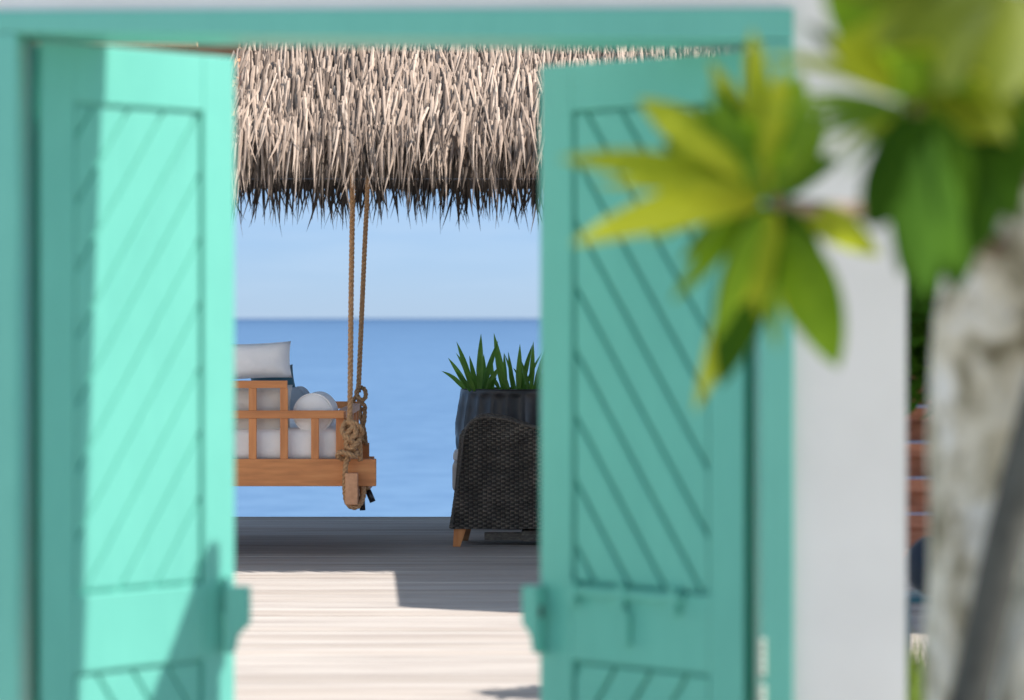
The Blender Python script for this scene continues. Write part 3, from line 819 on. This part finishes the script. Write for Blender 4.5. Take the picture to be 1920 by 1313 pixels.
# seat base, back
box('seat_base', (XC0 + .035, CY + .062, zb + .01), (XC1 - .05, CY + .60, zb + .22), M_wicker, chair, 0.02, 3)
box('backrest', (XC1 - .16, CY + .062, zb + .22), (XC1 + .0, CY + .60, zb + .86), M_wicker, chair, 0.03, 3)
def leg(px0, px1, py1, yy, mat, splay):
    V = []; a0 = cp(px0, 992, yy); a1 = cp(px1, 992, yy); w = 0.045; f = 0.6
    zt = zb - .001; z1 = 0.0
    b0 = a0.x + splay; b1 = a0.x + (a1.x - a0.x) * f + splay
    V = [(a0.x, yy, zt), (a1.x, yy, zt), (a1.x, yy + w, zt), (a0.x, yy + w, zt), (b0, yy + .003, z1), (b1, yy + .003, z1), (b1, yy + w - .005, z1), (b0, yy + w - .005, z1)]
    return mesh_obj('leg', V, [(0, 3, 2, 1), (4, 5, 6, 7), (0, 1, 5, 4), (1, 2, 6, 5), (2, 3, 7, 6), (3, 0, 4, 7)], mat, chair)
leg(851, 874, 1025, CY + .012, M_teakv, -0.006)
leg(1085, 1105, 1025, CY + .012, M_teakv, 0.01)
leg(866, 886, 1010, CY + .55, M_beam, 0.0)
leg(1085, 1105, 1010, CY + .55, M_beam, 0.0)
# glides and a low pull-out rail under the seat
box('under_rail', (cp(908, 0).x, CY + .10, 0.035), (cp(985, 0).x, CY + .13, 0.085), M_wicker, chair, 0.003)
box('under_rail', (cp(978, 0).x, CY + .08, 0.03), (cp(1110, 0).x, CY + .5, 0.098), M_wicker, chair, 0.003)
seat = pillow('seat_cushion', 'light grey seat cushion poking out of the wicker armchair', (cp(905, 0).x, CY + .33, cp(0, 893).z), (0.40, 0.20, 0.50), M_cushion, (math.radians(90), 0, 0), 1.0, 0.03, cat='cushion')
bk = bmesh.new(); bm_box(bk, (cp(847.5, 0).x, CY + .075, cp(0, 925).z), (cp(1000, 0).x, CY + .585, cp(0, 866).z), 0.045, 5)
D.objects.remove(seat)
seat = bm_obj('seat_cushion', bk, M_cushion2, None, True); tag(seat, 'lower grey seat cushion bulging at the front of the wicker armchair', 'cushion')
bk = bmesh.new(); bm_box(bk, (cp(849, 0).x, CY + .085, cp(0, 866).z + .001), (cp(990, 0).x, CY + .575, cp(0, 849).z), 0.022, 5)
s2 = bm_obj('top_cushion', bk, M_cushion, None, True); tag(s2, 'thin pale grey cushion on top of the armchair seat cushion', 'cushion')

# ------------------------------------------------------------------ black planter with strap-leaved plant
PYc = 22.25
pc = at(966, 0, PYc).x
rim = at(0, 729, PYc).z
pot = thing('black_planter', 'tall black faceted planter standing behind the wicker chair', 'planter', (pc, PYc, 0))
V, Fc = [], []; ns = 132; nz = 90
ksc = FPX / PYc
def prof_r(z):      # left outline of the pot
    t = z / rim
    pts = [(0.0, 0.285), (0.2, 0.335), (0.45, 0.392), (0.62, 0.418), (0.75, 0.418), (0.86, 0.400), (0.95, 0.386), (1.0, 0.380)]
    for a, b_ in zip(pts, pts[1:]):
        if t <= b_[0]:
            k = (t - a[0]) / (b_[0] - a[0]); k = k * k * (3 - 2 * k) * 0.5 + k * 0.5
            return a[1] + (b_[1] - a[1]) * k
    return pts[-1][1]
NF = 22
for i in range(nz + 1):
    z = rim * i / nz; t = i / nz
    r0 = prof_r(z)
    for k in range(ns):
        a = 2 * math.pi * k / ns
        seg = 0 if t > 0.66 else 1 if t > 0.25 else 2
        ph = a * NF / (2 * math.pi) + 0.5 * seg
        lo, hi = ((0.66, 0.97), (0.25, 0.66), (0.0, 0.25))[seg]
        vfrac = min(1, max(0, (t - lo) / (hi - lo)))
        fl = abs(math.sin(math.pi * ph)) ** 0.8 * (math.sin(math.pi * vfrac) ** 0.5 if 0 < vfrac < 1 else 0)
        r = r0 - 0.021 * fl + 0.003 * mnoise.noise(Vector((math.cos(a) * 4, math.sin(a) * 4, z * 5)))
        V.append((r * math.cos(a), r * math.sin(a), z))
for i in range(nz):
    for k in range(ns):
        a = i * ns + k; b_ = i * ns + (k + 1) % ns
        Fc.append((a, b_, b_ + ns, a + ns))
base = len(V)
for (rr_, zz) in ((0.355, rim + .004), (0.335, rim - .01), (0.33, rim - .06)):
    for k in range(ns):
        a = 2 * math.pi * k / ns; V.append((rr_ * math.cos(a), rr_ * math.sin(a), zz))
rings = [nz * ns, base, base + ns, base + 2 * ns]
for r0_, r1_ in zip(rings, rings[1:]):
    for k in range(ns): Fc.append((r0_ + k, r0_ + (k + 1) % ns, r1_ + (k + 1) % ns, r1_ + k))
mesh_obj('pot', V, Fc, M_pot, pot, True)
V = [(0, 0, rim - .04)] + [(0.335 * math.cos(2 * math.pi * k / 40), 0.335 * math.sin(2 * math.pi * k / 40), rim - .05) for k in range(40)]
mesh_obj('soil', V, [(0, 1 + k, 1 + (k + 1) % 40) for k in range(40)], M_soil, pot)
plant = thing('strap_leaved_plant', 'green strap-leaved plant growing in the black planter', 'plant', (0, 0, 0))
def blade(base, tip, w, arch, mat, parent, dy=0.0, n=12, name='leaf', fold=0.35, widths=None, roll=0.0, droop_axis=None):
    base = Vector(base); tip = Vector(tip); d = tip - base; L = d.length
    V, Fc = [], []
    dn = d.normalized()
    side = dn.cross(Vector((0, 1, 0)))
    if side.length < 0.05: side = Vector((1, 0, 0))
    side = (Matrix.Rotation(roll, 3, dn) @ side.normalized()).normalized()
    nrm = side.cross(dn).normalized()
    av = Vector(droop_axis) if droop_axis is not None else Vector((0, 0, 1))
    for k in range(n + 1):
        t = k / n
        c = base + d * t + av * (arch * L * math.sin(math.pi * t)) + Vector((0, dy * math.sin(math.pi * t), 0))
        if widths: ww = widths(t)
        else: ww = (0.55 + 0.45 * min(1, t * 3)) * (1 - t ** 2.6)
        hw = max(w * 0.5 * ww, 0.0006)
        for s_ in (-1, -0.5, 0, 0.5, 1):
            V.append(c + side * (hw * s_) + nrm * (abs(s_) ** 1.3 * hw * fold))
    for k in range(n):
        for j in range(4):
            a = k * 5 + j; Fc.append((a, a + 1, a + 6, a + 5))
    return mesh_obj(name, V, Fc, mat, parent, True)
def pp(px, py, Y): return at(px, py, Y)
strap = [  # base px, tip px, tip py, width px, arch, depth
    (875, 828, 696, 9, .05, 22.15), (880, 840, 671, 11, .05, 22.2), (886, 856, 641, 13, .07, 22.1), (882, 855, 697, 10, .04, 22.0), (888, 855, 662, 11, .05, 22.3),
    (893, 880, 667, 11, .03, 22.1), (899, 902, 626, 14, .0, 22.0), (904, 934, 639, 13, .0, 22.05), (909, 907, 664, 12, .0, 22.3), (912, 937, 688, 13, .04, 22.0),
    (916, 931, 708, 12, .03, 21.98), (945, 926, 625, 15, -.02, 22.25), (948, 945, 662, 10, .02, 22.4), (955, 930, 684, 12, .05, 22.0), (962, 953, 660, 9, .0, 22.2), (968, 945, 662, 7, .05, 22.4),
    (972, 975, 645, 12, .0, 22.1), (977, 998, 647, 12, .0, 22.15), (982, 1016, 662, 7, .06, 22.2), (992, 975, 672, 11, .0, 22.05), (996, 1000, 640, 12, .0, 22.2), (1002, 1025, 650, 12, .02, 22.2),
    (1008, 1040, 668, 12, .06, 22.2), (1020, 1030, 630, 13, .0, 22.1), (1030, 1065, 660, 12, .05, 22.1), (1040, 1075, 690, 11, .05, 22.1), (938, 918, 700, 9, .05, 22.1), (925, 922, 668, 9, .0, 22.35), (987, 962, 690, 8, .04, 22.3), (890, 868, 690, 9, .04, 21.98)]
for (bx_, tx, ty, w, ar, Yd) in strap:
    blade(pp(bx_, 734, Yd), pp(tx, ty, Yd + R.uniform(-.08, .08)), w / FPX * Yd * R.uniform(.85, 1.1), ar + R.uniform(-.02, .05), M_strap, plant, roll=R.uniform(-.35, .35))

# ------------------------------------------------------------------ plants and timber screen right of the wall
screen = thing('timber_screen', 'red-brown stacked timber screen seen past the wall end', 'screen', (0, 0, 0))
z = 0.45; k = 0
while z < 1.38:
    y_ = 13.0 + (0.05 if k % 2 else 0.0)
    box('board', (1.35, y_, z), (3.4, y_ + .06, z + (.085 if k % 2 else .055)), M_brick, screen, 0.004)
    z += (.088 if k % 2 else .058); k += 1
for x in (1.42, 3.3): box('post', (x, 13.12, 0), (x + .07, 13.19, 1.42), M_brick, screen, 0.004)
bm = bmesh.new(); bmesh.ops.create_uvsphere(bm, u_segments=14, v_segments=9, radius=0.10)
for v in bm.verts: v.co = Vector((v.co.x * 1.0, v.co.y * .9, v.co.z * 1.15)) * (1 + 0.25 * mnoise.noise(v.co * 14))
bag = bm_obj('cloth_bag', bm, M_navy, None, True); bag.location = (1.665, 12.7, 0.36 - 0.06)
tag(bag, 'small dark navy cloth bundle between the wall end and tree trunk', 'bag')
bag.location.z = 0.108
bag.scale = (1, 1, 1)
# stool carrying the bundle
stool = thing('garden_stool', 'low dark stool under the navy bundle past the wall end', 'stool', (1.665, 12.7, 0))
bag.location.z = 0.36 + 0.108
box('seat', (-.13, -.13, .33), (.13, .13, .355), M_tealfab, stool, 0.005)
for sx in (-1, 1):
    for sy in (-1, 1): box('leg', (sx * .11 - .013, sy * .11 - .013, 0), (sx * .11 + .013, sy * .11 + .013, .329), M_tealfab, stool, 0.002)

def leaf_cloud(name, c, rad, n, size, mat, parent, seed, kind='stuff'):
    rr = random.Random(seed); V, Fc = [], []
    for _ in range(n):
        while True:
            p = Vector((rr.uniform(-1, 1), rr.uniform(-1, 1), rr.uniform(-1, 1)))
            if 0.25 < p.length < 1 and mnoise.noise(p * 2.3 + Vector((seed, 0, 0))) > -0.22: break
        p = Vector((p.x * rad[0], p.y * rad[1], p.z * rad[2])) + Vector(c)
        d = Vector((rr.gauss(0, 1), rr.gauss(0, 1), rr.gauss(-.2, .8))).normalized(); s_ = d.cross(Vector((rr.gauss(0, 1), rr.gauss(0, 1), rr.gauss(0, 1)))).normalized()
        L = size * rr.uniform(.6, 1.3); w = L * .28; b_ = len(V)
        V += [p, p + d * L * .45 + s_ * w * .5, p + d * L, p + d * L * .45 - s_ * w * .5]
        Fc.append((b_, b_ + 1, b_ + 2, b_ + 3))
    return tag(mesh_obj(name, V, Fc, mat, parent), kind=kind)
shrub = thing('dark_shrub', 'dark green shrub above the timber screen past the wall end', 'shrub', (2.22, 12.45, 0))
leaf_cloud('foliage', (0, 0, 1.85), (0.95, .36, .62), 7500, 0.11, M_ldark, shrub, 5)
leaf_cloud('foliage', (-.42, .12, 1.42), (.42, .25, .36), 2600, 0.11, M_ldark, shrub, 6)
V, Fc = [], []
for k in range(5):
    tube_data(smooth_path([Vector((0.02 * k, 0, -0.02)), Vector((-.2 + .1 * k, .05, .6)), Vector((-.5 + .25 * k, 0, 1.5))], .1), 0.02, 6, V, Fc)
mesh_obj('stem', V, Fc, M_twig, shrub, True)
# grass behind the wall end
rr = random.Random(3); V, Fc = [], []
for _ in range(7000):
    p = Vector((rr.uniform(1.25, 3.2), rr.uniform(9.6, 12.3), -0.02)); h = rr.uniform(.08, .30); a = rr.uniform(0, 6.28)
    s_ = Vector((math.cos(a), math.sin(a), 0)) * 0.005; ln = Vector((rr.gauss(0, .06), rr.gauss(0, .06), h)); b_ = len(V)
    V += [p - s_, p + s_, p + ln * .6 + s_ * .7, p + ln]
    Fc.append((b_, b_ + 1, b_ + 2, b_ + 3))
tag(mesh_obj('grass', V, Fc, M_grass, None), 'long bright grass at the foot of the wall end', kind='stuff')
deck_side = mesh_obj('garden_bed', [(1.22, 8.3, -.012), (6, 8.3, -.012), (6, 12.6, -.012), (1.22, 12.6, -.012)], [(0, 1, 2, 3)], M_sand)
tag(deck_side, 'pale sandy bed beside the deck', kind='structure')
deck_side.location.z = 0.03
for o_ in D.objects:
    if o_.name == 'grass': o_.location.z = 0.04

# ------------------------------------------------------------------ frangipani-like tree in the foreground
tree = thing('foreground_tree', 'pale-barked tree beside the wall with yellow-green leaf rosettes', 'tree', (0, 0, 0))
TY = 6.3
def limb(name, pts, r0, r1, mat, sides=22, wob=0.10, seed=0):
    path = smooth_path(pts, 0.03); F = frames(path); n = len(path); V, Fc = [], []
    for i, p in enumerate(path):
        t = i / (n - 1); r = r0 + (r1 - r0) * t
        for k in range(sides):
            a = 2 * math.pi * k / sides
            q_ = Vector((math.cos(a), math.sin(a), t * (n * 0.03) * 2.0))
            rr_ = r * (1 + wob * mnoise.noise(q_ * 1.3 + Vector((seed, 0, 0))) + wob * .5 * mnoise.noise(q_ * 4 + Vector((seed, 9, 0))))
            V.append(p + F[i][1] * (math.cos(a) * rr_) + F[i][2] * (math.sin(a) * rr_))
    for i in range(n - 1):
        for k in range(sides):
            a = i * sides + k; b_ = i * sides + (k + 1) % sides
            Fc.append((a, b_, b_ + sides, a + sides))
    Fc.append(tuple(range(sides))[::-1]); Fc.append(tuple((n - 1) * sides + k for k in range(sides)))
    return mesh_obj(name, V, Fc, mat, tree, True)
def tp(px, py, Y=TY): return at(px, py, Y)
limb('trunk', [Vector((0.945, TY, -.05)), tp(1850, 1313), tp(1854, 1100), tp(1860, 850), tp(1870, 650), tp(1890, 480), tp(1915, 340)], 0.122, 0.125, M_bark, 40, 0.16, 1)
limb('trunk', [Vector((1.09, TY - .35, -.05)), tp(1975, 1313, TY - .35), tp(2020, 1100, TY - .3), tp(2060, 850, TY - .25), tp(2090, 600, TY - .2), tp(2120, 300)], 0.115, 0.10, M_bark, 30, 0.16, 4)
limb('stem', [tp(1800, 1400, 5.9), tp(1835, 1240, 5.9), tp(1880, 1030, 5.9), tp(1925, 850, 5.92), tp(1985, 640, 5.95), tp(2060, 400, 6.0)], 0.040, 0.030, M_shadow_band, 20, 0.12, 12)  # added dark limb, stands in for the shadow band between the trunks
limb('branch', [tp(1915, 360), tp(1950, 200), tp(1990, -100), tp(2050, -400)], 0.12, 0.06, M_bark, 24, 0.15, 6)
limb('branch', [tp(1890, 470), tp(1800, 430, 6.0), tp(1700, 398, 5.8), tp(1580, 396, 5.65), tp(1480, 385, 5.5), tp(1445, 372, 5.5)], 0.030, 0.011, M_twig, 14, 0.1, 7)
limb('branch', [tp(1930, 330), tp(1850, 300, 5.6), tp(1770, 250, 5.2), tp(1712, 195, 5.0)], 0.030, 0.013, M_twig, 14, 0.1, 8)
limb('branch', [tp(1960, 150), tp(1900, 60, 5.0), tp(1850, -20, 4.6)], 0.03, 0.014, M_twig, 14, 0.1, 9)

def ellip(t):
    return (math.sin(math.pi * min(1, (t * 0.97 + 0.03)) ** 0.85) ** 0.75) * 1.0 if t < 1 else 0.0
def leaf(b_, t_, w, Y0, Y1, mat, arch=0.05, roll=0.0, fold=0.25):
    base_, tip_ = at(b_[0], b_[1], Y0), at(t_[0], t_[1], Y1)
    ww = (0.92 if Y0 > 5.3 else 1.02) * w / FPX * (Y0 + Y1) / 2; roll = roll * 0.8
    return blade(base_, tip_, ww, arch, mat, tree, n=14, fold=fold, widths=ellip, roll=roll)
Y_, G_, K_ = M_lyel, M_lfresh, M_ldark
A = 5.5
for L in [  # rosette at the end of the long low branch
    ((1430, 372), (1048, 298), 74, A, A - .1, Y_, .06, .5), ((1425, 380), (1072, 458), 82, A, A - .15, Y_, .05, -.3), ((1425, 360), (1198, 185), 100, A, A + .05, Y_, .05, .2),
    ((1420, 372), (1140, 425), 60, A, A + .2, G_, .10, .6), ((1425, 350), (1310, 195), 80, A - .05, A, G_, .03, .1), ((1420, 365), (1240, 270), 80, A + .05, A + .15, K_, .05, .1), ((1450, 345), (1440, 170), 80, A, A, Y_, .0, .1), ((1428, 355), (1275, 240), 90, A, A + .15, G_, .05, 0), ((1435, 350), (1348, 165), 84, A, A + .1, K_, .0, .3),
    ((1440, 350), (1395, 215), 80, A, A - .1, G_, .0, -.4), ((1450, 350), (1500, 135), 105, A, A - .05, G_, .0, .2), ((1458, 360), (1545, 215), 84, A, A + .1, G_, .05, -.5),
    ((1460, 365), (1575, 300), 60, A, A + .15, K_, .05, .3), ((1435, 385), (1350, 725), 118, A, A - .05, K_, .0, .3), ((1425, 400), (1302, 772), 62, A + .05, A + .1, Y_, -.03, .4),
    ((1430, 390), (1275, 490), 50, A + .1, A + .2, K_, .1, .2), ((1452, 395), (1385, 575), 78, A, A - .1, Y_, .0, -.2), ((1478, 430), (1572, 690), 120, A, A - .1, G_, .0, .15),
    ((1468, 430), (1500, 620), 80, A + .05, A, Y_, .0, -.3), ((1500, 392), (1650, 480), 74, A + .05, A + .1, Y_, .03, .3), ((1445, 370), (1480, 270), 60, A - .02, A - .15, G_, 0, .3),
    ((1440, 372), (1400, 300), 55, A - .02, A - .15, G_, 0, .3)]:
    leaf(*L[:6], arch=L[6], roll=L[7])
B = 4.9
for L in [  # second rosette, higher and nearer
    ((1708, 190), (1418, 105), 44, B, B + .1, Y_, .08, .9), ((1700, 180), (1508, 42), 44, B, B + .2, K_, .0, .5), ((1702, 170), (1555, 75), 78, B, B - .1, Y_, .03, .3),
    ((1705, 165), (1540, -60), 110, B, B - .1, G_, .0, .2), ((1712, 165), (1640, -90), 130, B, B - .15, G_, .0, -.2), ((1725, 165), (1780, -120), 150, B, B - .2, G_, .0, .2),
    ((1735, 170), (1860, 20), 120, B, B - .15, G_, .05, .3), ((1740, 175), (1900, 110), 110, B, B - .1, G_, .05, .1), ((1700, 195), (1500, 222), 26, B, B + .1, G_, .03, 1.1),
    ((1700, 205), (1505, 268), 28, B, B + .1, G_, .03, 1.1), ((1702, 210), (1545, 290), 22, B, B + .1, Y_, .03, 1.1), ((1700, 215), (1630, 430), 106, B, B, K_, -.12, .3),
    ((1722, 215), (1735, 560), 110, B - .1, B - .3, K_, -.03, -.3), ((1730, 225), (1800, 520), 100, B - .1, B - .2, K_, -.03, -.5), ((1715, 230), (1690, 470), 80, B - .05, B - .1, K_, -.03, -.4), ((1740, 215), (1800, 420), 110, B - .1, B, K_, .0, .5), ((1742, 180), (1895, 268), 66, B, B - .1, M_lmid, .12, -.5),
    ((1745, 190), (1860, 240), 80, B, B + .1, K_, .08, .2), ((1708, 205), (1690, 520), 90, B + .15, B + .1, K_, .0, .8), ((1715, 190), (1690, 110), 70, B - .05, B - .2, G_, 0, 0)]:
    leaf(*L[:6], arch=L[6], roll=L[7])
rl = random.Random(5)
for (cx, cy, Yd, n_, lo, hi, wd) in ((1438, 365, 5.5, 20, 190, 330, 62), (1708, 192, 4.9, 16, 180, 330, 70)):
    for k in range(n_):
        a = 2 * math.pi * (k + rl.uniform(-.3, .3)) / n_
        if cx < 1500 and math.cos(a) > 0.55: continue
        if cx > 1600 and (math.cos(a) < -0.2 or math.sin(a) > 0.6): continue
        Ln = rl.uniform(lo, hi) * (1.0 if math.cos(a) < 0.5 else 0.75)
        b0 = (cx + math.cos(a) * 22, cy + math.sin(a) * 22)
        leaf(b0, (cx + math.cos(a) * Ln, cy + math.sin(a) * Ln * .95), wd * rl.uniform(.75, 1.15), Yd + rl.uniform(-.02, .06), Yd + rl.uniform(-.1, .3), rl.choice((G_, K_, Y_, G_)), arch=rl.uniform(0, .07), roll=rl.uniform(-.9, .9))
for (t_, w_) in (((1440, 210), 34), ((1490, 175), 30), ((1510, 245), 30), ((1545, 300), 26), ((1575, 330), 24)):
    leaf((1695, 205), t_, w_, 4.95, 5.1, G_, arch=.04, roll=.9)
for (b_, t_, w_, m_) in (((1425, 360), (1120, 345), 40, Y_), ((1425, 350), (1225, 215), 50, Y_), ((1440, 345), (1470, 120), 56, Y_), ((1455, 350), (1530, 180), 50, G_), ((1430, 400), (1340, 640), 60, G_), ((1445, 400), (1420, 600), 44, Y_), ((1430, 350), (1330, 160), 46, G_)):
    leaf(b_, t_, w_, 5.42, 5.38, m_, arch=.03, roll=.2)
for (b_, t_, w_, Ya) in (((1790, 230), (1725, 575), 105, 5.1), ((1810, 240), (1790, 555), 100, 5.05), ((1830, 250), (1845, 470), 95, 5.0), ((1850, 240), (1905, 420), 85, 5.1), ((1780, 235), (1690, 500), 70, 5.15), ((1800, 215), (1900, 290), 80, 5.0)):
    leaf(b_, t_, w_, Ya, Ya - .05, K_, arch=-.02, roll=.3)
Cc = 4.5
G_ = M_lmid
for L in [  # nearest leaves in the upper right corner
    ((1860, -30), (1560, -20), 120, Cc, Cc, G_, .05, .4), ((1880, -20), (1640, 90), 120, Cc, Cc - .1, G_, .08, .0), ((1890, -10), (1760, 170), 120, Cc, Cc - .1, G_, .05, .3),
    ((1900, -20), (1880, 190), 130, Cc, Cc - .15, G_, .0, .2), ((1910, -10), (1990, 190), 130, Cc, Cc, G_, .0, .2), ((1895, -40), (1760, -160), 130, Cc, Cc, G_, .0, .2), ((1850, 60), (1570, 78), 90, 4.75, 4.7, M_lyel, .05, .3), ((1850, 20), (1600, -30), 110, 4.8, 4.7, M_lyel, .05, .3), ((1880, 90), (1745, 120), 90, 4.7, 4.6, M_lyel, .06, .2), ((1800, 40), (1840, 150), 90, 4.8, 4.7, M_lyel, .0, .2),
    ((1905, -50), (1930, -260), 130, Cc, Cc, G_, .0, .2), ((1870, 200), (1905, 390), 90, 5.0, 4.9, K_, .0, .3), ((1880, 150), (1960, 330), 110, 5.0, 4.9, K_, .0, .3),
    ((1880, 160), (1790, 330), 80, 5.3, 5.3, K_, .0, .3), ((1900, 130), (2010, 160), 100, 5.0, 4.9, G_, .05, .3), ((1820, 60), (1700, 30), 100, 4.7, 4.6, G_, .05, .2), ((1830, 80), (1900, 240), 90, 4.8, 4.7, G_, .05, .6), ((1850, 40), (1955, 120), 110, 4.5, 4.5, G_, .05, .6)]:
    leaf(*L[:6], arch=L[6], roll=L[7])
# crown above the frame that shades the trunk
rr = random.Random(21)
V, Fc = [], []
def crown_leaf(p, d, L, w):
    side = d.cross(Vector((rr.gauss(0, .4), rr.gauss(0, .4), 1))).normalized(); b_ = len(V); n = 6
    for k in range(n + 1):
        t = k / n; c = p + d * (L * t) - Vector((0, 0, .12 * L * t * t)); hw = w * .5 * max(.02, ellip(t))
        V.append(c - side * hw); V.append(c - Vector((0, 0, hw * .2))); V.append(c + side * hw)
    for k in range(n):
        for j in (0, 1):
            a = b_ + k * 3 + j; Fc.append((a, a + 1, a + 4, a + 3))
for _ in range(105):
    c = Vector((rr.uniform(0.95, 3.3), rr.uniform(4.5, 7.3), rr.uniform(2.6, 3.9)))
    for k in range(12):
        a = rr.uniform(0, 6.28); d = Vector((math.cos(a), math.sin(a), rr.uniform(-.4, .6))).normalized()
        crown_leaf(c, d, rr.uniform(.22, .34), rr.uniform(.07, .10))
tag(mesh_obj('crown', V, Fc, M_lmid, tree, True), kind='stuff')
